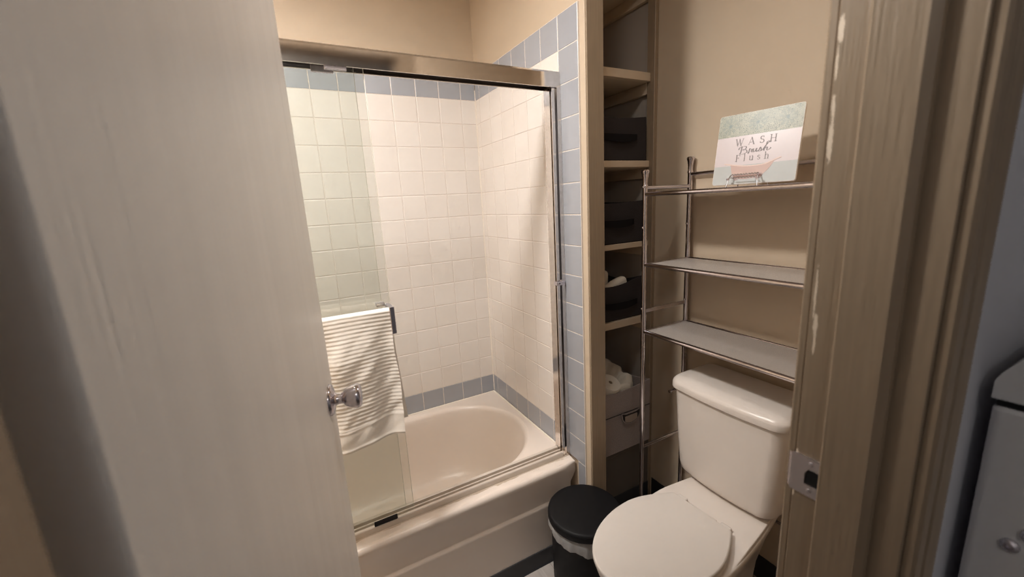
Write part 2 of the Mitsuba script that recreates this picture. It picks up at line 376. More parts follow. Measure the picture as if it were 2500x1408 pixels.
for z0, z1, k in rows[:15]:
    z0 = max(z0, ZR)
    for x0, x1 in cols:
        add_tile('wall_back', 'blue' if k in (0, 14) else 'white', x1 - x0, z1 - z0, frame(((x0 + x1) / 2, 0.006, (z0 + z1) / 2), (1, 0, 0), (0, 0, 1), (0, -1, 0)))
ye = -0.702
put('grout', cat([box(0.0008, 0.0059, -0.8125, -0.0005, ZR, Z5 + 6 * TP), box(0.0008, 0.0059, -0.8125, -0.765, 0.0, ZR)]), 'mat_grout', 'wall_end')
ecols = [(ye - TP, ye)] + [(ye + i * TP, min(ye + (i + 1) * TP, 0.0)) for i in range(7)]
for z0, z1, k in rows:
    for c, (y0, y1) in enumerate(ecols):
        if c == 0:
            if z1 < 0.02: continue
            z0b = max(z0, 0.0)
            if k >= 14:                         # beside the tub the column narrows to what stands in front of the rim
                if k == 14:
                    add_tile('wall_end', 'blue', y1 - y0, z1 - ZR, frame((0.006, (y0 + y1) / 2, (ZR + z1) / 2), (0, -1, 0), (0, 0, 1), (-1, 0, 0)))
                else:
                    if k == 15: z1 = ZR
                    add_tile('wall_end', 'blue', -.765 - y0, z1 - z0b, frame((0.006, (y0 - .765) / 2, (z0b + z1) / 2), (0, -1, 0), (0, 0, 1), (-1, 0, 0)))
                continue
            add_tile('wall_end', 'blue', y1 - y0, z1 - z0b, frame((0.006, (y0 + y1) / 2, (z0b + z1) / 2), (0, -1, 0), (0, 0, 1), (-1, 0, 0)))
        elif k <= 14:
            zz = max(z0, ZR)
            add_tile('wall_end', 'blue' if k in (0, 14) else 'white', y1 - y0, z1 - zz, frame((0.006, (y0 + y1) / 2, (zz + z1) / 2), (0, -1, 0), (0, 0, 1), (-1, 0, 0)))
put('caulk', tube([(-.0012, -.0012, ZR + .006), (-.0012, -.0012, 1.985)], .0026, 8), 'mat_caulk', 'wall_back', 40)

# ------------------------------------------------------------------ bathtub
N = 160
ang = np.arange(N) * 2 * np.pi / N
ca = np.array([math.atan2(y + .345, x + .74) % (2 * np.pi) for x in (-1.525, -.006) for y in (-.752, -.0075)])
for a in ca: ang[np.argmin(abs(ang - a))] = a
def rect_loop(yf, z, inset=0.0):
    x0, x1, y0, y1 = -1.525 + inset, -.006 - inset, yf, -.0075 - inset
    c, s = np.cos(ang), np.sin(ang)
    tx = np.where(c > 0, (x1 + .74) / np.where(abs(c) < 1e-9, 1e-9, c), (x0 + .74) / np.where(abs(c) < 1e-9, -1e-9, c))
    ty = np.where(s > 0, (y1 + .345) / np.where(abs(s) < 1e-9, 1e-9, s), (y0 + .345) / np.where(abs(s) < 1e-9, -1e-9, s))
    t = np.minimum(np.where(c == 0, 9, abs(tx)), np.where(s == 0, 9, abs(ty)))
    return np.stack([-.74 + t * c, -.345 + t * s, np.full(N, z)], 1)
def basin_loop(d, z, dx=0.0):
    lo, hi = np.zeros(N), np.full(N, 2.0)
    c, s = np.cos(ang), np.sin(ang)
    for _ in range(40):
        r = (lo + hi) / 2
        x, y = r * c, r * s
        f = (np.maximum(abs(x) - (.39 - dx), 0) / (.31 - d)) ** 2 + (y / (.30 - d)) ** 2
        lo, hi = np.where(f < 1, r, lo), np.where(f < 1, hi, r)
    return np.stack([-.74 + lo * c, -.345 + lo * s, np.full(N, z)], 1)
outer = [(-.752, 0.0), (-.752, .253), (-.7515, .258), (-.749, .2615), (-.7435, .264), (-.7405, .268), (-.7405, .29), (-.743, .32), (-.7485, .345), (-.7555, .367),
         (-.7605, .385), (-.7620, .395), (-.7605, .403), (-.756, .409), (-.749, .4122), (-.740, .4130)]
loops = [rect_loop(y, z) for y, z in outer]
loops += [basin_loop(-.012, .4128), basin_loop(-.006, .4115), basin_loop(0, .408), basin_loop(.006, .402), basin_loop(.011, .393), basin_loop(.016, .375), basin_loop(.028, .31, .01),
          basin_loop(.045, .22, .025), basin_loop(.062, .15, .045), basin_loop(.080, .110, .06), basin_loop(.105, .085, .08), basin_loop(.14, .072, .10), basin_loop(.19, .068, .12)]
tubk = thing('bathtub', 'almond white built-in bathtub with an oval basin inside the tiled alcove', 'bathtub')
put('body', loft(loops), 'mat_tub', tubk, 50)
put('drain', placed(lathe([(.0001, 0), (.035, 0), (.035, .003), (.028, .005), (.0001, .003)], 30), frame((-.36, -.345, .0685), (1, 0, 0), (0, 1, 0), (0, 0, 1))), 'mat_chrome', tubk, 30)
k = put('base_strip', profile_x([(-.7525, 0), (-.760, 0), (-.7562, .008), (-.7555, .070), (-.7525, .072)], -1.52, -.008), 'mat_vinyl_base', tubk); tag(k, 'black vinyl strip along the foot of the tub')
put('caulk', cat([tube([(-1.5, -.0055, .4140), (-.0065, -.0055, .4140), (-.0055, -.0065, .4140), (-.0055, -.66, .4140)], .0045, 8)]), 'mat_caulk', tubk, 40)

# ------------------------------------------------------------------ shower enclosure
sd = thing('shower_door', 'framed sliding glass shower door with a polished header over the bathtub', 'shower door')
hp = [(-.711, 1.8205), (-.711, 1.866), (-.7085, 1.8715), (-.703, 1.8725), (-.663, 1.8725), (-.657, 1.870), (-.655, 1.865), (-.655, 1.8205), (-.660, 1.8205), (-.660, 1.850), (-.681, 1.850), (-.681, 1.828), (-.686, 1.828), (-.686, 1.850), (-.706, 1.850), (-.706, 1.8205)]
put('header', profile_x(hp, -1.524, -.0006), 'mat_aluminium', sd)
put('header_underside', cat([box(-1.523, -.001, -.7055, -.6865, 1.838, 1.8495), box(-1.523, -.001, -.6805, -.6605, 1.838, 1.8495)]), 'mat_black_rubber', sd)
for x0, x1 in ((-.033, -.0006), (-1.524, -1.492)):
    s = 1 if x0 > -1 else -1
    a, b = (x0, x1) if s > 0 else (x1, x0)
    pz = [(b, -.655), (b, -.711), (b - s * .0155, -.711), (b - s * .0155, -.704), (a, -.704), (a, -.700), (b - s * .016, -.700), (b - s * .016, -.692), (a, -.692), (a, -.655)]
    put('side_jamb', profile_z(pz, .4145, 1.8204), 'mat_aluminium', sd)
bk = put('bumper', cat([box(-.038, -.006, -.716, -.7115, 1.131, 1.146, .0008), box(-.042, -.038, -.716, -.695, 1.131, 1.146, .0008)]), 'mat_steel', sd)
scene[bk + '__screw'] = mikit.ply(placed(lathe([(.0001, 0), (.0028, 0), (.002, .001)], 12), frame((-.030, -.7162, 1.1385), (1, 0, 0), (0, 0, 1), (0, -1, 0))), 'mat_dark_gap', 30)
tp = [(-.711, .4135), (-.711, .4315), (-.709, .434), (-.700, .4345), (-.698, .4325), (-.698, .422), (-.690, .422), (-.690, .4345), (-.684, .4345), (-.684, .422), (-.674, .422), (-.674, .4375), (-.672, .439), (-.662, .439), (-.660, .437), (-.660, .4135)]
k = put('bottom_track', profile_x(tp, -1.523, -.034), 'mat_track', sd)
tag(k, 'dull metal track along the tub rim')
# glass panels, both pushed to the left
def sheet(x0, x1, z0, z1, y):
    return trimesh.Trimesh([(x0, y, z0), (x1, y, z0), (x1, y, z1), (x0, y, z1)], [(0, 1, 2), (0, 2, 3)], process=False)
g1 = put('glass_panel', sheet(-1.43, -.650, .425, 1.832, -.7015), 'mat_glass', sd)
g2 = put('glass_panel', sheet(-1.45, -.670, .425, 1.832, -.6705), 'mat_glass', sd)
labels[g1] = {'label': 'outer clear glass panel carrying the towel bar'}
labels[g2] = {'label': 'inner clear glass panel'}
put('glass_edge', box(-.6502, -.6494, -.7040, -.6990, .4375, 1.832, .0003), 'mat_glass_edge', g1)
put('glass_edge', box(-.6702, -.6694, -.6730, -.6680, .4395, 1.832, .0003), 'mat_glass_edge', g2)
mat('mat_glass_edge', principled((0.56, 0.55, 0.49), 0.3, 0.4))
for x, y in ((-.72, -.7055), (-.75, -.6745), (-1.38, -.7055), (-1.36, -.6745)):
    put('hanger', cat([box(x - .028, x + .028, y, y + .010, 1.812, 1.836, .001)]), 'mat_steel', sd)
k = put('bottom_guide', cat([box(-.782, -.708, -.7135, -.7045, .4350, .4400, .001), box(-.782, -.708, -.7135, -.7095, .4350, .4520, .001)]), 'mat_black', sd)
tag(k, 'black plastic guide clip at the foot of the glass')
# towel bar
tb = put('towel_bar', tube([(-1.38, -.752, 1.150), (-.668, -.752, 1.150)], .0075, 16), 'mat_chrome', sd, 40)
for x in (-.660, -1.388):
    br = cat([box(x - .006, x + .008, -.762, -.7035, 1.135, 1.1645, .0015), box(x - .004, x + .006, -.760, -.7035, 1.085, 1.100, .0015), box(x - .006, x + .008, -.768, -.758, 1.083, 1.1655, .0015)])
    n = len([s for s in scene if s.startswith(tb + '__bracket')])
    scene[tb + '__bracket' + (f'_{n:03d}' if n else '')] = mikit.ply(br, 'mat_chrome')
put('inner_handle', cat([box(-.690, -.664, -.6985, -.6765, 1.156, 1.166, .001)]), 'mat_chrome', sd)

# towel: one ribbed sheet folded over the bar
nx, ns = 110, 330
xs = np.linspace(-1.055, -.6665, nx)
R = .0118
zt, zb_front, zb_back = 1.150, .772, .800
Lb, La, Lf = zt - zb_back, math.pi * R, zt - zb_front
S = np.linspace(0, Lb + La + Lf, ns)
P = np.zeros((ns, nx, 3)); Nn = np.zeros((ns, nx, 3))
for i, s in enumerate(S):
    if s < Lb: y, z, ny, nz = -.752 + R, zb_back + s, 1, 0
    elif s < Lb + La:
        a = (s - Lb) / R; y, z, ny, nz = -.752 + R * math.cos(a), zt + R * math.sin(a), math.cos(a), math.sin(a)
    else: y, z, ny, nz = -.752 - R, zt - (s - Lb - La), -1, 0
    P[i] = np.stack([xs, np.full(nx, y), np.full(nx, z)], 1); Nn[i] = (0, ny, nz)
down = np.maximum(S - Lb - La, 0)[:, None]
downb = np.maximum(Lb - S, 0)[:, None]
fade = np.clip(down / .12, 0, 1)
X = xs[None]
wave = .0085 * np.sin(X * 31 + 1.1 + down * 2.0) + .0035 * np.sin(X * 67 + down * 5) + .004 * (meshkit.fbm(np.stack([X * 14 + down * 9, down * 12 + X * 4, 0 * X + 0 * down], -1), 3) - .5) * 2.6
flare = .020 * down / Lf * smooth(np.clip((X + 1.0) / .33, 0, 1))
P[..., 1] += -(wave * fade + flare + .006 * fade)
P[..., 0] += .007 * down / Lf + .022 * downb / Lb + .0022 * np.sin(down * 33 + 1) * (X > -.70) * np.clip((X + .70) / .03, 0, 1) - .010 * smooth(np.clip((down - .30) / .08, 0, 1)) * np.clip((X + .70) / .04, 0, 1)
P[..., 2] += .004 * np.sin(X * 25) * down / Lf - .016 * smooth(np.clip((-.70 - X) / .30, 0, 1)) * down / Lf
ribphase = S[:, None] * 2 * np.pi / .0112 + .9 * np.sin(X * 17 + S[:, None] * 6)
hem = 1 - smooth(np.clip((down - (Lf - .062)) / .01, 0, 1))
amp = .00045 * hem * (0.75 + .5 * meshkit.noise(np.stack([X * 30 + 0 * S[:, None], S[:, None] * 40 + 0 * X, 0 * X + 0 * S[:, None]], -1)))
ridge = amp * np.sin(ribphase)
hemline = .0012 * np.exp(-((down - (Lf - .062)) / .003) ** 2) + .0014 * np.exp(-((down - (Lf - .006)) / .004) ** 2)
TH = .0035
A = P + Nn * (ridge + hemline)[..., None]
B = P - Nn * TH
idx = np.arange(ns * nx).reshape(ns, nx)
def grid_faces(g, flip):
    a, b, c, d = g[:-1, :-1].ravel(), g[:-1, 1:].ravel(), g[1:, 1:].ravel(), g[1:, :-1].ravel()
    f = np.vstack([np.stack([a, b, c], 1), np.stack([a, c, d], 1)])
    return f[:, ::-1] if flip else f
edge = np.concatenate([idx[0], idx[1:, -1], idx[-1, -2::-1], idx[-2:0:-1, 0]])
e2 = np.roll(edge, -1); M0 = ns * nx
F = np.vstack([grid_faces(idx, False), grid_faces(idx + M0, True), np.stack([edge, edge + M0, e2 + M0], 1), np.stack([edge, e2 + M0, e2], 1)])
tw = trimesh.Trimesh(np.vstack([A.reshape(-1, 3), B.reshape(-1, 3)]), F, process=False)
if tw.volume < 0: tw.invert()
k = put('towel', tw, 'mat_towel', None, 50)
tag(k, 'white ribbed bath towel hanging over the bar of the glass shower door', 'towel')

# ------------------------------------------------------------------ closet shelves, cleats and platform
sh_top = {'s0': 2.262, 's1': 1.922, 's2': 1.585, 's3': 1.252, 's4': .920}
thick = {'s0': .026, 's1': .032, 's2': .026, 's3': .022, 's4': .031}
where = {'s0': 'tan closet shelf near the ceiling, topmost of the five', 's1': 'tan closet shelf above the black bins, empty',
         's2': 'tan closet shelf carrying the topmost black fabric bin', 's3': 'tan closet shelf carrying the middle black fabric bin',
         's4': 'tan closet shelf carrying the black bin with white towels'}
for s in sh_top:
    t, h = sh_top[s], thick[s]
    k = thing('closet_shelf', where[s], 'shelf', 'shelves in the closet')
    put('board', box(.0772, XR - .0005, -.652, -.1505, t - h, t, .0015) if False else cat([box(.0774, .4695, -.672, -.6505, t - h, t, .0015), box(.0774, XR - .0005, -.651, -.1505, t - h, t, .0015)]), 'mat_wall', k)
    cz = t - h
    put('cleat', box(XR - .019, XR - .0006, -.6505, -.152, cz - .044, cz - .0003, .001), 'mat_wall', k)
    put('cleat', box(.0774, .096, -.6505, -.152, cz - .044, cz - .0003, .001), 'mat_wall', k)
pk = thing('closet_platform', 'dark tan boxed platform on the floor under the grey hamper', 'platform')
put('front_panel', box(.0774, .4695, -.690, -.672, .0, .290, .0015), 'mat_platform', pk)
put('top_board', cat([box(.0774, .4695, -.693, -.653, .290, .312, .002), box(.0772, XR - .0006, -.652, -.1505, .290, .312, .002)]), 'mat_platform', pk)
put('base_strip', box(.0775, .4695, -.694, -.6902, .0, .085, .001), 'mat_vinyl_base', pk)

# fabric bins
def bin_shell(x0, x1, y0, y1, z0, z1, sag, t=.004, n=24):
    """an open fabric box, its top edge sagging between the corners"""
    r = .012
    def loop(ins, z, s=0.0):
        o = []
        X0, X1, Y0, Y1 = x0 + ins, x1 - ins, y0 + ins, y1 - ins
        pts = [(X0 + (X1 - X0) * i / n, Y0) for i in range(n)] + [(X1, Y0 + (Y1 - Y0) * i / n) for i in range(n)] + [(X1 - (X1 - X0) * i / n, Y1) for i in range(n)] + [(X0, Y1 - (Y1 - Y0) * i / n) for i in range(n)]
        for j, (x, y) in enumerate(pts):
            u = (j % n) / n
            bow = .006 * math.sin(math.pi * u) * (1 if s else 0)
            side = j // n
            dx, dy = ((0, bow), (-bow, 0), (0, -bow), (bow, 0))[side]
            o.append((x + dx, y + dy, z - s * math.sin(math.pi * u)))
        return o
    zz = np.linspace(0, 1, 7)
    L = [loop(.004, z0), loop(0, z0 + .003)]
    L += [loop(0, z0 + (z1 - z0) * a, sag * a ** 3) for a in zz[1:]]
    L += [loop(t * .5, z1 + .001, sag), loop(t, z1 - .001, sag)]
    L += [loop(t, z0 + (z1 - z0) * a, sag * a ** 3) for a in zz[-2:0:-1]] + [loop(t, z0 + .006)]
    return loft(L)
def fabric_bin(label, x0, x1, z0, z1, sag, hz, hx0, hx1, tilt=0.0):
    k = thing('fabric_bin', label, 'storage bin', 'black fabric bins in the closet')
    yf = -.660
    put('body', bin_shell(x0, x1, yf, -.36, z0 + .0008, z1, sag), 'mat_bin', k, 40)
    # webbing handle, sagging strap sewn to the front
    n = 20
    u = np.linspace(0, 1, n)
    xx = hx0 + (hx1 - hx0) * u
    out = yf - .0035 - .010 * np.sin(np.pi * u) ** 0.7
    zc = hz - .006 * np.sin(np.pi * u)
    loops = []
    for x, y, z, uu in zip(xx, out, zc, u):
        w = .011 + .004 * math.sin(math.pi * uu)
        loops.append([(x, y, z - w), (x, y - .003, z - w), (x, y - .003, z + w), (x, y, z + w)])
    put('handle', loft(loops), 'mat_bin_dark', k, 40)
    return k
fabric_bin('black fabric storage bin on the closet shelf, topmost of the three bins', .115, .462, 1.585, 1.757, .010, 1.676, .222, .405)
fabric_bin('black fabric storage bin on the closet shelf, middle of the three bins', .115, .455, 1.252, 1.424, .006, 1.340, .222, .392)
fabric_bin('black fabric storage bin holding white towels, lowest of the three bins', .115, .445, .920, 1.100, .030, .992, .228, .415)
def folded(name, label, x0, x1, y0, y1, z0, z1, rot, tilt):
    m = rbox(x0, x1, y0, y1, z0, z1, min(.022, (z1 - z0) * .45), 4)
    for _ in range(2): m = m.subdivide()
    c = m.centroid
    v = m.vertices
    m.vertices = v + (meshkit.fbm(v * 22, 3)[:, None] - .5) * np.array([0, 0, .012])
    m.apply_transform(trimesh.transformations.rotation_matrix(rot, (0, 0, 1), c)); m.apply_transform(trimesh.transformations.rotation_matrix(tilt, (0, 1, 0), c))
    k = put(name, m, 'mat_cloth', None, 50); tag(k, label, 'towel', 'folded towels in the lowest bin')
folded('folded_towel', 'white folded towel standing highest at the left in the lowest black bin', .130, .345, -.57, -.40, .945, 1.128, .05, .02)
folded('folded_towel', 'white folded towel leaning at the right in the lowest black bin', .270, .418, -.625, -.585, .945, 1.086, .02, -.30)

# hamper with liner and paper roll
hk = thing('laundry_hamper', 'grey brown fabric hamper with cut-out handle on the closet platform', 'hamper')
HX0, HX1, HY0, HY1, HZ0, HZ1 = .120, .466, -.700, -.420, .3130, .622
hm = bin_shell(HX0, HX1, HY0, HY1, HZ0, HZ1, .020, .005, 24)
put('body', hm, 'mat_hamper', hk, 40)
hand = Polygon([(.298, .492), (.318, .486), (.378, .486), (.400, .492), (.396, .470), (.382, .450), (.350, .443), (.318, .450), (.302, .470)]).buffer(.004).buffer(-.002)
put('handle_opening', placed(prism(hand, .0012), frame((0, HY0 - .0012 + .0006, 0), (1, 0, 0), (0, 0, 1), (0, -1, 0))), 'mat_bin', hk)
put('handle_rim', placed(prism(hand.buffer(.005).difference(hand), .004), frame((0, HY0 + .0012, 0), (1, 0, 0), (0, 0, 1), (0, -1, 0))), 'mat_hamper', hk)
put('handle_lining', placed(prism(sbox(.312, .43, .386, .480).intersection(hand.buffer(-.0015)).buffer(-.004).buffer(.004), .0016), frame((0, HY0 - .0004, 0), (1, 0, 0), (0, 0, 1), (0, -1, 0))), 'mat_lining', hk)
put('band', box(HX0 + .002, HX1 - .002, HY0 - .0012, HY0 + .001, .497, .500, .0004), 'mat_bin', hk)
# liner: a puckered bag whose mouth stands above the rim
n = 72
u = np.arange(n) * 2 * np.pi / n
lin = []
for q, z, s in ((.90, .52, .3), (.93, .58, .6), (.95, .622, 1.0), (.92, .642, 1.1), (.85, .650, 1.0), (.74, .640, 1.0), (.60, .612, .9), (.40, .590, .7), (.12, .580, .3)):
    cxx, cyy = (HX0 + HX1) / 2 - .012, (HY0 + HY1) / 2
    ax, ay = (HX1 - HX0) / 2 - .022, (HY1 - HY0) / 2 - .014
    e = 4.0
    rad = 1 / (abs(np.cos(u)) ** e + abs(np.sin(u)) ** e) ** (1 / e)
    puck = 1 + .035 * s * np.sin(u * 11 + 1) + .02 * s * np.sin(u * 23)
    zz = z - .014 + .030 * s * smooth(np.clip((np.sin(u) + .2), 0, 1)) - .020 * s * smooth(np.clip(-np.sin(u), 0, 1)) + .006 * s * np.sin(u * 9)
    lin.append(np.stack([cxx + ax * q * rad * puck * np.cos(u), cyy + ay * q * rad * puck * np.sin(u), zz], 1))
k = put('liner', loft(lin, False, True), 'mat_cloth', hk, 60); tag(k, 'crumpled white cloth liner')
def roll(label, x, y, z, tilt, az):
    prof = [(.009, 0), (.046, 0), (.048, .003), (.048, .097), (.046, .100), (.009, .100), (.0085, .097), (.0085, .003), (.009, 0)]
    m = loft([[(r * math.cos(a), r * math.sin(a), h) for a in np.arange(36) * 2 * np.pi / 36] for r, h in prof], False, False)
    k = thing('toilet_paper_roll', label, 'toilet paper')
    M = trimesh.transformations.translation_matrix((x, y, z)) @ trimesh.transformations.rotation_matrix(az, (0, 0, 1)) @ trimesh.transformations.rotation_matrix(tilt, (1, 0, 0))
    put('paper', placed(m, M), 'mat_paper', k, 40)
    core = loft([[(r * math.cos(a), r * math.sin(a), h) for a in np.arange(24) * 2 * np.pi / 24] for r, h in ((.0085, .001), (.0085, .099), (.0072, .099), (.0072, .001), (.0085, .001))], False, False)
    put('core', placed(core, M), 'mat_card', k, 40)
roll('white paper roll lying at the front of the grey hamper', .255, -.612, .556, .52, .2)

# ------------------------------------------------------------------ over-toilet rack
rk = thing('storage_rack', 'chrome over-toilet storage rack with three shelves standing behind the toilet', 'storage rack')
RXF, RXB, RYL, RYR = .235, .468, -.876, -1.470
def post(x, y, top):
    r = .0088
    k = put('post', tube([(x, y, .010), (x, y, .52), (x, y, .52001), (x, y, top - .055)], [.0075, .0075, r, r], 16), 'mat_chrome', rk, 40)
    prof = [(.0001, 0), (.0105, 0), (.0105, .006), (.0088, .010), (.0092, .028), (.0115, .044), (.0140, .051), (.0140, .055), (.0115, .0585), (.0001, .059)]
    scene[k + '__finial'] = mikit.ply(placed(lathe(prof, 20), frame((x, y, top - .058), (1, 0, 0), (0, 1, 0), (0, 0, 1))), 'mat_chrome', 35)
    scene[k + '__foot'] = mikit.ply(placed(lathe([(.0001, 0), (.012, 0), (.012, .008), (.009, .012), (.0001, .012)], 16), frame((x, y, 0.0004), (1, 0, 0), (0, 1, 0), (0, 0, 1))), 'mat_black_rubber', 35)
    for j, z in enumerate((1.472, 1.33, 1.03)):
        scene[k + '__joint' + (f'_{j:03d}' if j else '')] = mikit.ply(trimesh.creation.icosphere(2, .0048).apply_translation((x - .009, y, z)), 'mat_chrome', True)
for x, top in ((RXF, 1.530), (RXB, 1.575)):
    for y in (RYL, RYR): post(x, y, top)
for i, (z, wh) in enumerate(((1.447, 'top'), (1.196, 'middle'), (.940, 'bottom'))):
    k = put('shelf', box(RXF + .010, RXB - .008, RYR + .004, RYL - .004, z - .0015, z + .0015), 'mat_shelf_sheet', rk)
    rods = {'front_rod': [(RXF, RYR, z), (RXF, RYL, z)], 'back_rod': [(RXB, RYR, z), (RXB, RYL, z)]}
    for nme, pts in rods.items():
        scene[f'{k}__{nme}'] = mikit.ply(tube(pts, .0072 if nme == 'front_rod' else .005, 14), 'mat_chrome', 40)
    for j, y in enumerate((RYL, RYR)):
        zz = z + (.022 if i == 0 else 0)
        scene[f'{k}__side_rod' + (f'_{j:03d}' if j else '')] = mikit.ply(tube([(RXF, y, zz), (RXB, y, zz)], .0065 if i == 0 else .0035, 12), 'mat_chrome', 40)
for y in (RYL, RYR):
    put('side_brace', box(RXF, RXB, y - .0015, y + .0015, 1.012, 1.026, .0005), 'mat_chrome', rk)
    put('side_brace', tube([(RXF, y, .452), (RXB, y, .452)], .0055, 12), 'mat_chrome', rk, 40)
put('back_rail', tube([(RXB, RYR, 1.513), (RXB, RYL, 1.513)], .0062, 14), 'mat_chrome', rk, 40)
put('back_rail', tube([(RXB, RYR, .30), (RXB, RYL, .30)], .0055, 12), 'mat_chrome', rk, 40)

# ------------------------------------------------------------------ sign on its easel
yaw, lean = .1543, .1702
U = np.array([math.sin(yaw), -math.cos(yaw), 0]); NN = np.array([-math.cos(yaw), -math.sin(yaw), 0])
V = np.array([0, 0, 1.0]) * math.cos(lean) - NN * math.sin(lean)
FN = np.cross(U, V)
SO = np.array([.290, -1.099, 1.4615])
MS = frame(SO, U, V, FN)
SW, SH = .225, .2055
sk = thing('wall_sign', 'white bathroom sign reading WASH Brush Flush, propped on the top rack shelf', 'sign')
def rrect(w, h, r): return sbox(r, r, w - r, h - r).buffer(r, 6)
full = rrect(SW, SH, .006)
put('panel', placed(prism(full, .008), MS @ trimesh.transformations.translation_matrix((0, 0, -.008))), 'mat_sign_edge', sk)
def layer(name, poly, m, lift, uv=False):
    g = prism(poly, .0004)
    pts = np.array(g.vertices)[:, :2]
    g2 = placed(g, MS @ trimesh.transformations.translation_matrix((0, 0, lift)))
    if uv:
        scene[key_for(name, sk)] = mikit.ply(g2, m, False, uv=pts)
    else: put(name, g2, m, sk)
layer('print_middle', full.buffer(-.0006).intersection(sbox(0, .055, SW, .140)), 'mat_sign_pink', .0001)
layer('print_floor', full.buffer(-.0006).intersection(sbox(0, 0, SW, .055)), 'mat_sign_grey', .0001)
layer('print_mosaic', full.buffer(-.0006).intersection(sbox(0, .140, SW, SH)), 'mat_sign_mosaic', .0001, True)
# bathtub picture: a plain roll-top tub
def curve(pts, n=14):
    from scipy.interpolate import CubicSpline
    p = np.array(pts); t = np.r_[0, np.cumsum(np.linalg.norm(np.diff(p, axis=0), axis=1))]
    return CubicSpline(t, p)(np.linspace(0, t[-1], n * (len(p) - 1)))
rim = curve([(.031, .0615), (.048, .0585), (.085, .0520), (.118, .0505), (.145, .0530), (.165, .0600), (.183, .0665)])
bot = curve([(.048, .0585), (.0535, .039), (.062, .022), (.075, .0155), (.105, .0140), (.128, .0175), (.148, .030), (.160, .045), (.168, .0610)])
layer('print_bathtub', Polygon(np.vstack([bot, rim[::-1][(rim[::-1][:, 0] < .168) & (rim[::-1][:, 0] > .048)]])).buffer(0), 'mat_sign_tub', .0006)
for ft_ in (Polygon([(.058, .027), (.068, .018), (.076, .0125), (.066, .0110), (.062, .018)]), Polygon([(.122, .019), (.137, .030), (.143, .024), (.134, .013), (.124, .0125)])): layer('print_bathtub_foot', ft_, 'mat_sign_tub_dark', .0009)
layer('print_bathtub_rim', LineString(rim).buffer(.0016), 'mat_sign_rim', .0011)
# lettering
def stroke(pts, w): return LineString(pts).buffer(w / 2, cap_style=1)
TK, TN = .13, .055
def ser(x, y, w=.26): return stroke([(x - w / 2, y), (x + w / 2, y)], .045)
def arc(cx, cy, rx, ry, a0, a1, n=16): return [(cx + rx * math.cos(math.radians(a)), cy + ry * math.sin(math.radians(a))) for a in np.linspace(a0, a1, n)]
def nib(pts, wmax=.12, wmin=.045):
    """a broad-nib stroke: thick where it runs down, thin where it runs across"""
    p = np.array(pts); out = []
    for a, b in zip(p, p[1:]):
        d = b - a; v = abs(d[1]) / (np.linalg.norm(d) + 1e-9)
        out.append(LineString([a, b]).buffer((wmin + (wmax - wmin) * v ** 1.6) / 2))
    return unary_union(out)
GL = {
    'W': ([stroke([(.06, 1), (.32, 0)], TK), stroke([(.32, 0), (.55, .95)], TN), stroke([(.55, .95), (.80, 0)], TK), stroke([(.80, 0), (1.05, 1)], TN), ser(.06, 1), ser(1.05, 1), ser(.55, .97, .2)], 1.12),
    'A': ([stroke([(.06, 0), (.42, 1)], TN), stroke([(.42, 1), (.78, 0)], TK), stroke([(.20, .34), (.64, .34)], TN), ser(.06, 0), ser(.78, 0, .3)], .86),
    'S': ([nib(arc(.30, .75, .22, .23, 35, 250) + arc(.30, .27, .25, .25, 80, -150), .13, .06), stroke([(.50, .98), (.50, .78)], .04), stroke([(.06, .02), (.06, .22)], .04)], .62),
    'H': ([stroke([(.14, 0), (.14, 1)], TK), stroke([(.74, 0), (.74, 1)], TK), stroke([(.14, .52), (.74, .52)], TN), ser(.14, 0, .32), ser(.14, 1, .32), ser(.74, 0, .32), ser(.74, 1, .32)], .88),
    'F': ([stroke([(.14, 0), (.14, 1)], TK), stroke([(.02, .98), (.60, .98)], TN), stroke([(.60, .98), (.60, .80)], .045), stroke([(.14, .52), (.46, .52)], TN), stroke([(.46, .62), (.46, .42)], .04), ser(.14, 0, .34)], .64),
    'l': ([stroke([(.12, 0), (.12, 1.03)], .11), ser(.12, 0, .26), stroke([(.0, 1.0), (.12, 1.03)], .05)], .24),
    'u': ([stroke([(.12, .66), (.12, .20)], .11), nib(arc(.30, .20, .18, .20, 180, 340), .1, .06), stroke([(.52, .66), (.52, 0)], .11), stroke([(.0, .64), (.12, .65)], .05), stroke([(.40, .64), (.52, .65)], .05), stroke([(.52, .02), (.64, .02)], .05)], .64),
    's': ([nib(arc(.20, .50, .15, .155, 40, 250) + arc(.20, .175, .17, .17, 80, -150), .1, .05), stroke([(.34, .65), (.34, .52)], .035), stroke([(.04, .01), (.04, .15)], .035)], .42),
    'h': ([stroke([(.12, 0), (.12, 1.03)], .11), nib(arc(.32, .44, .19, .22, 180, 0), .1, .06), stroke([(.51, .45), (.51, 0)], .11), ser(.12, 0, .26), ser(.51, 0, .26), stroke([(.0, 1.0), (.12, 1.03)], .05)], .64),
}
def word(text, x0, x1, y0, h):
    adv = [GL[c][1] for c in text]
    gap = ((x1 - x0) / h - sum(adv)) / max(len(text) - 1, 1)
    x, out = 0, []
    for c, a in zip(text, adv):
        g = unary_union(GL[c][0]).simplify(.006)
        g = affinity.affine_transform(g, [h, 0, 0, h, x0 + x * h, y0])
        out.append(g); x += a + gap
    return out
for c in word('WASH', .056, .166, .1120, .0195): layer('print_letter', c, 'mat_ink', .0006)
for c in word('Flush', .0615, .152, .0665, .0185): layer('print_letter', c, 'mat_ink', .0006)
brush = [  # the handwritten word, in sign metres before the slant
    nib(curve([(.066, .1065), (.0665, .098), (.0655, .0885)]), .0030, .0012) if False else None]
def script(pts, w=.0026, t=.0008): return nib(curve(pts, 10), w, t)
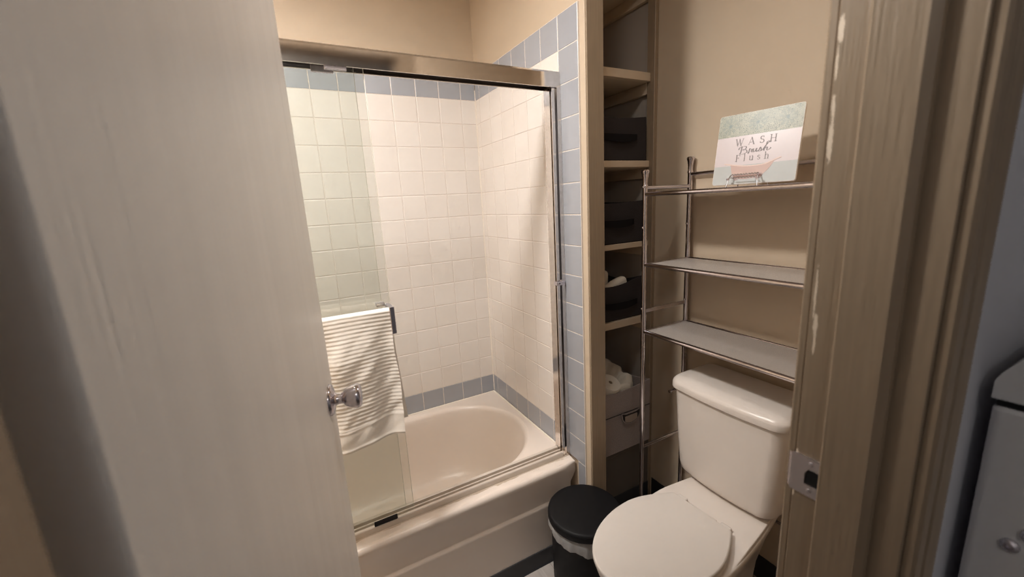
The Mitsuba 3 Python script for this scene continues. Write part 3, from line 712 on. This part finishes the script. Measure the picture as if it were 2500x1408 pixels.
B = [script([(.0685, .1085), (.0680, .1010), (.0670, .0935), (.0655, .0885)]), script([(.0610, .1020), (.0640, .1075), (.0720, .1095), (.0795, .1070), (.0780, .1020), (.0715, .0995)]), script([(.0715, .0995), (.0800, .0985), (.0825, .0935), (.0780, .0890), (.0700, .0875), (.0640, .0895)])]
r_ = [script([(.0850, .0900), (.0880, .0985), (.0890, .1010), (.0915, .0990), (.0940, .0985), (.0930, .0930), (.0950, .0905), (.0975, .0925)])]
u_ = [script([(.0985, .0995), (.0975, .0940), (.0990, .0905), (.1020, .0920), (.1055, .0990)]), script([(.1055, .0990), (.1045, .0930), (.1060, .0905), (.1085, .0925)])]
s_ = [script([(.1085, .0925), (.1125, .0975), (.1140, .1010), (.1165, .0960), (.1160, .0920), (.1125, .0905), (.1105, .0920)]), script([(.1140, .0905), (.1175, .0915), (.1205, .0945)], .0016)]
h_ = [script([(.1205, .0945), (.1260, .1040), (.1320, .1120), (.1335, .1150), (.1315, .1155), (.1275, .1080), (.1245, .0985), (.1230, .0905)]), script([(.1235, .0930), (.1270, .0985), (.1300, .0995), (.1300, .0950), (.1310, .0910), (.1345, .0920), (.1380, .0965)])]
for g in (B, r_, u_, s_, h_):
    layer('print_letter', affinity.translate(affinity.scale(unary_union(g), 1.12, 1.0, origin=(.061, .09)), .006, -.001), 'mat_ink', .0006)
# easel: twisted wire stand
ez = thing('display_easel', 'small twisted wire easel holding the bathroom sign', 'easel')
def onS(u, v, d): return SO + U * u + V * v + FN * d
zf = 1.4485 + .0022
tw_pts = [onS(.060 + .075 * t, .026 + .0012 * math.sin(t * 60), .0095 + .0012 * math.cos(t * 60)) for t in np.linspace(0, 1, 90)]
put('front_bar', tube(tw_pts, .0016, 8), 'mat_chrome', ez, 50)
low = [onS(.064 + .067 * t, .0145 + .001 * math.sin(t * 50), .020 + .001 * math.cos(t * 50)) for t in np.linspace(0, 1, 70)]
put('cross_bar', tube(low, .0013, 8), 'mat_chrome', ez, 50)
for u_0, s in ((.060, -1), (.135, 1)):
    p = [onS(u_0, .026, .0095), onS(u_0 + s * .001, .018, .018), onS(u_0 + s * .003, .008, .020)]
    ft = onS(u_0 + s * .006, 0, .026); ft[2] = zf
    b0 = onS(u_0 + s * .006, 0, -.05); b0[2] = zf
    top = onS(u_0 + (.0975 - u_0) * .4, .10, -.012)
    put('leg', tube(bend(p + [ft], .004), .0016, 8), 'mat_chrome', ez, 50)
    put('foot_rail', tube(bend([ft, b0, top], .006), .0016, 8), 'mat_chrome', ez, 50)
    scene[key_for('knob', ez)] = mikit.ply(trimesh.creation.icosphere(2, .0034).apply_translation(onS(u_0 + s * .005, .012, .021)), 'mat_chrome', True)

# ------------------------------------------------------------------ toilet
tk = thing('toilet', 'white two-piece toilet with a closed round lid in front of the tan wall', 'toilet')
MT = trimesh.transformations.translation_matrix((.15, -1.212, 0)) @ trimesh.transformations.rotation_matrix(math.radians(2.2), (0, 0, 1)) @ trimesh.transformations.translation_matrix((-.15, 0, 0))
def outline(xb, xf, wb, wm, xm, n=40, flat=False):
    a = np.linspace(0, np.pi / 2, n)
    xs1 = xm - (xm - xf) * np.sin(a)[::-1]; w1 = wm * np.cos(a)[::-1]
    t = np.linspace(0, 1, n)[1:]
    xs2 = xm + (xb - xm) * t; w2 = wm + (wb - wm) * (1 - np.cos(np.pi / 2 * t))
    X, W = np.r_[xs1, xs2], np.r_[w1, w2]
    up = np.stack([X[1:], W[1:]], 1); dn = np.stack([X[1:][::-1], -W[1:][::-1]], 1)
    back = np.stack([np.full(9, xb), np.linspace(wb, -wb, 11)[1:-1]], 1)
    return np.vstack([[(X[0], 0)], up, back, dn])
def lev(z, *a): o = outline(*a); return np.hstack([o, np.full((len(o), 1), z)])
def tput(name, mesh, m, sm=40): return put(name, placed(mesh, MT), m, tk, sm)
bowl = [lev(.0006, .34, -.13, .085, .105, .10), lev(.012, .345, -.135, .088, .108, .10), lev(.05, .335, -.125, .082, .100, .10), lev(.12, .335, -.115, .080, .096, .09), lev(.20, .350, -.135, .082, .108, .05),
        lev(.27, .385, -.180, .088, .132, .01), lev(.33, .415, -.225, .098, .156, -.02), lev(.372, .435, -.250, .108, .170, -.03), lev(.392, .440, -.256, .113, .173, -.03),
        lev(.400, .440, -.254, .113, .172, -.03), lev(.4045, .436, -.248, .110, .167, -.03)]
tput('bowl', loft(bowl), 'mat_porcelain', 40)
deck = []
def bowl_w(x): return .170 + (.111 - .170) * (1 - math.cos(math.pi / 2 * (x + .03) / .467))
for x in np.r_[np.linspace(.06, .43, 18), .437]:
    w, e = bowl_w(x) - .0012, .0035
    zt_ = .4048 + .0117 * smooth(min((x - .06) / .115, 1.0))
    if x > .432: w, zt_ = w - .003, zt_ - .003
    deck.append([(x, -w, .385), (x, w, .385), (x, w, zt_ - e), (x, w - .001, zt_ - e * .4), (x, w - e, zt_), (x, -w + e, zt_), (x, -w + .001, zt_ - e * .4), (x, -w, zt_ - e)])
tput('deck', loft(deck), 'mat_porcelain', 30)
def pad(z0, z1, xb, xf, wb, wm, xm, r, dome=0.0):
    L = []
    for a in (0, 30, 60, 90):
        s, c = math.sin(math.radians(a)), math.cos(math.radians(a))
        L.append(lev(z0 + r * .5 * (1 - c) , xb - r * .5 * (1 - s), xf + r * .5 * (1 - s), wb - r * .5 * (1 - s), wm - r * .5 * (1 - s), xm))
    for a in (0, 20, 40, 60, 80):
        s, c = math.sin(math.radians(a)), math.cos(math.radians(a))
        L.append(lev(z1 - r + r * s, xb - r * (1 - c), xf + r * (1 - c), wb - r * (1 - c), wm - r * (1 - c), xm))
    for q, d in ((.018, .25), (.045, .6), (.08, .85), (.12, 1.0)):
        if dome: L.append(lev(z1 + dome * d, xb - r - q * .5, xf + r + q, wb - r - q * .6, wm - r - q, xm))
    return loft(L)
tput('seat', pad(.4055, .4225, .158, -.262, .100, .166, -.03, .006), 'mat_seat', 40)
tput('lid', pad(.4235, .4385, .152, -.270, .1055, .1645, -.02, .006, .0025), 'mat_seat', 40)
for y in (-.078, .078):
    tput('hinge', rbox(.150, .172, y - .018, y + .018, .4165, .4300, .005, 3), 'mat_seat', 40)
tput('hinge_bar', rbox(.1535, .164, -.05, .05, .4165, .4290, .003, 3), 'mat_seat', 40)
# tank: tapered, with rounded corners
def tank_loop(z, xf, xb, w, r, bow, n=10):
    o = []
    def cor(cx, cy, a0, a1, rr): return [(cx + rr * math.cos(math.radians(a)), cy + rr * math.sin(math.radians(a))) for a in np.linspace(a0, a1, n)]
    o += cor(xb - .02, w - .02, 0, 90, .02) + cor(xf + r, w - r, 90, 180, r)
    yy = np.linspace(w - r, -w + r, 14)[1:-1]
    o += [(xf - bow * (1 - (y / (w - r)) ** 2), y) for y in yy]
    o += cor(xf + r, -w + r, 180, 270, r) + cor(xb - .02, -w + .02, 270, 360, .02)
    return [(x, y, z) for x, y in o]
MTK = trimesh.transformations.translation_matrix((0, -1.187, 0))
TXB = .458
tl_ = [tank_loop(.4225, .315, .445, .125, .045, .006), tank_loop(.4250, .290, .450, .148, .045, .008), tank_loop(.432, .276, .453, .163, .045, .009), tank_loop(.445, .269, .455, .173, .045, .009), tank_loop(.470, .266, .456, .177, .045, .009),
       tank_loop(.60, .262, TXB, .186, .042, .009), tank_loop(.7555, .259, TXB, .194, .040, .009)]
put('tank', placed(loft(tl_), MTK), 'mat_porcelain', tk, 40)
ll = [tank_loop(.7545, .258, TXB, .196, .04, .009), tank_loop(.7570, .250, .462, .203, .045, .010), tank_loop(.760, .248, .463, .205, .046, .010), tank_loop(.776, .248, .463, .205, .046, .010), tank_loop(.784, .2505, .463, .2035, .046, .010),
      tank_loop(.791, .257, .462, .199, .046, .009), tank_loop(.7965, .267, .461, .193, .046, .008), tank_loop(.801, .281, .459, .185, .046, .006), tank_loop(.8045, .300, .455, .172, .046, .004), tank_loop(.806, .325, .44, .150, .046, .002)]
k = put('tank_lid', placed(loft(ll), MTK), 'mat_porcelain', tk, 50)
put('gasket', box(.300, .43, -1.187 - .10, -1.187 + .10, .4165, .4230, .002), 'mat_dark_gap', tk)
lev_ = cat([placed(lathe([(.0001, 0), (.0135, 0), (.0135, .004), (.010, .007), (.006, .010), (.006, .018), (.0001, .018)], 20), frame((.345, -.9985, .735), (1, 0, 0), (0, 0, -1), (0, 1, 0))),
            tube([(.345, -.984, .735), (.300, -.982, .732), (.262, -.982, .728)], [.0055, .0045, .006], 10)])
k = put('flush_lever', lev_, 'mat_chrome', tk, 40); tag(k, 'chrome flush lever on the left side of the tank')

# ------------------------------------------------------------------ waste bin
wk = thing('trash_can', 'round black lidded trash can with a white bag, between bathtub and toilet', 'trash can')
WC = frame((-.099, -.9290, 0), (1, 0, 0), (0, 1, 0), (0, 0, 1))
put('body', placed(lathe([(.0001, .0006), (.110, .0006), (.114, .004), (.115, .012), (.117, .02), (.1215, .306), (.1215, .321), (.117, .321), (.1155, .310), (.110, .02), (.0001, .018)], 56), WC), 'mat_black', wk, 40)
put('lid', placed(lathe([(.0001, .323), (.123, .323), (.1290, .3255), (.1320, .330), (.1320, .345), (.1310, .350), (.1275, .3545), (.122, .3575), (.108, .3595), (.06, .3610), (.0001, .3615)], 64), WC), 'mat_black', wk, 40)
n = 96; u = np.arange(n) * 2 * np.pi / n
bag = []
for z, r, s in ((.3225, .1225, 0.1), (.317, .126, .5), (.306, .1285, .8), (.291, .129, 1), (.279, .1275, 1)):
    rr = r + .0026 * s * np.sin(u * 13 + z * 40) + .0016 * s * np.sin(u * 29 + 2)
    zz = z + (z < .3175) * (.010 * s * np.sin(u * 2 + 2.2) + .004 * s * np.sin(u * 7))
    bag.append(np.stack([rr * np.cos(u), rr * np.sin(u), zz], 1))
k = put('bag', placed(loft(bag, False, False), WC), 'mat_bag', wk, 60); tag(k, 'translucent white bag folded over the rim')
put('pedal', placed(box(-.025, .025, -.147, -.110, .010, .022, .003), WC @ trimesh.transformations.rotation_matrix(-.6, (0, 0, 1))), 'mat_black', wk)

# ------------------------------------------------------------------ appliance in the hall
ak = thing('washing_machine', 'grey white laundry machine at the right edge, beyond the door frame', 'appliance')
AX = -.140
AY0, AY1 = -2.47, -1.8185
put('body', rbox(AX, AX + .62, AY0, AY1, .02, 1.163, .012, 3), 'mat_white_metal', ak, 30)
con = profile_x([(AY1, 1.170), (AY1, 1.192), (AY1 - .004, 1.203), (AY1 - .012, 1.216), (AY1 - .024, 1.234), (AY1 - .05, 1.252), (AY0 + .02, 1.262), (AY0, 1.25), (AY0, 1.170)], AX, AX + .60)
put('console', con, 'mat_white_metal', ak, 30)
put('seam', box(AX + .004, AX + .59, AY0 + .004, AY1 - .004, 1.160, 1.172), 'mat_dark_gap', ak)
for y, z in ((-1.858, .982), (-1.872, 1.005)):
    put('lock', placed(lathe([(.0001, 0), (.0085, 0), (.0085, .003), (.005, .006), (.0035, .006), (.003, .002), (.0001, .002)], 20), frame((AX - .0002, y, z), (0, 1, 0), (0, 0, 1), (-1, 0, 0))), 'mat_steel', ak, 30)
for x in (AX + .05, AX + .55):
    for y in (AY0 + .05, AY1 - .05):
        put('foot', placed(lathe([(.0001, 0), (.02, 0), (.02, .015), (.012, .03), (.0001, .03)], 14), frame((x, y, -.0055), (1, 0, 0), (0, 1, 0), (0, 0, 1))), 'mat_black_rubber', ak, 30)

# ------------------------------------------------------------------ lamps
for at, lr, pw, text in LAMPS:
    lk = thing('ceiling_lamp', text, 'lamp')
    M = frame((*at, CEIL - .0346), (1, 0, 0), (0, 1, 0), (0, 0, 1))
    put('rim', placed(lathe([(lr + .004, 0), (lr + .030, 0), (lr + .030, .020), (lr + .016, .034), (lr + .004, .034), (lr + .004, 0)], 48), M), 'mat_lampbase', lk, 30)
    g = placed(lathe([(.0001, -.008), (.04, -.007), (lr - .02, -.003), (lr, .004), (lr, .012), (.0001, .012)], 48), M)
    k = put('diffuser', g, 'mat_lampbase', lk, 30)
    scene[k]['emitter'] = {'type': 'area', 'radiance': rgb([c * pw for c in BULB])}
hl = thing('hall_lamp', 'globe lamp hanging from the hall ceiling', 'lamp')
HX, HY, HZ = -1.12, -2.72, 2.20
put('canopy', placed(lathe([(.0001, 0), (.05, 0), (.05, .02), (.0001, .02)], 32), frame((HX, HY, CEIL - .0206), (1, 0, 0), (0, 1, 0), (0, 0, 1))), 'mat_lampbase', hl, 30)
put('stem', tube([(HX, HY, HZ + .06), (HX, HY, CEIL - .02)], .008, 12), 'mat_lampbase', hl, 40)
g = trimesh.creation.icosphere(3, .062); g.apply_translation((HX, HY, HZ))
k = put('globe', g, 'mat_lampbase', hl, True)
scene[k]['emitter'] = {'type': 'area', 'radiance': rgb(HALL)}
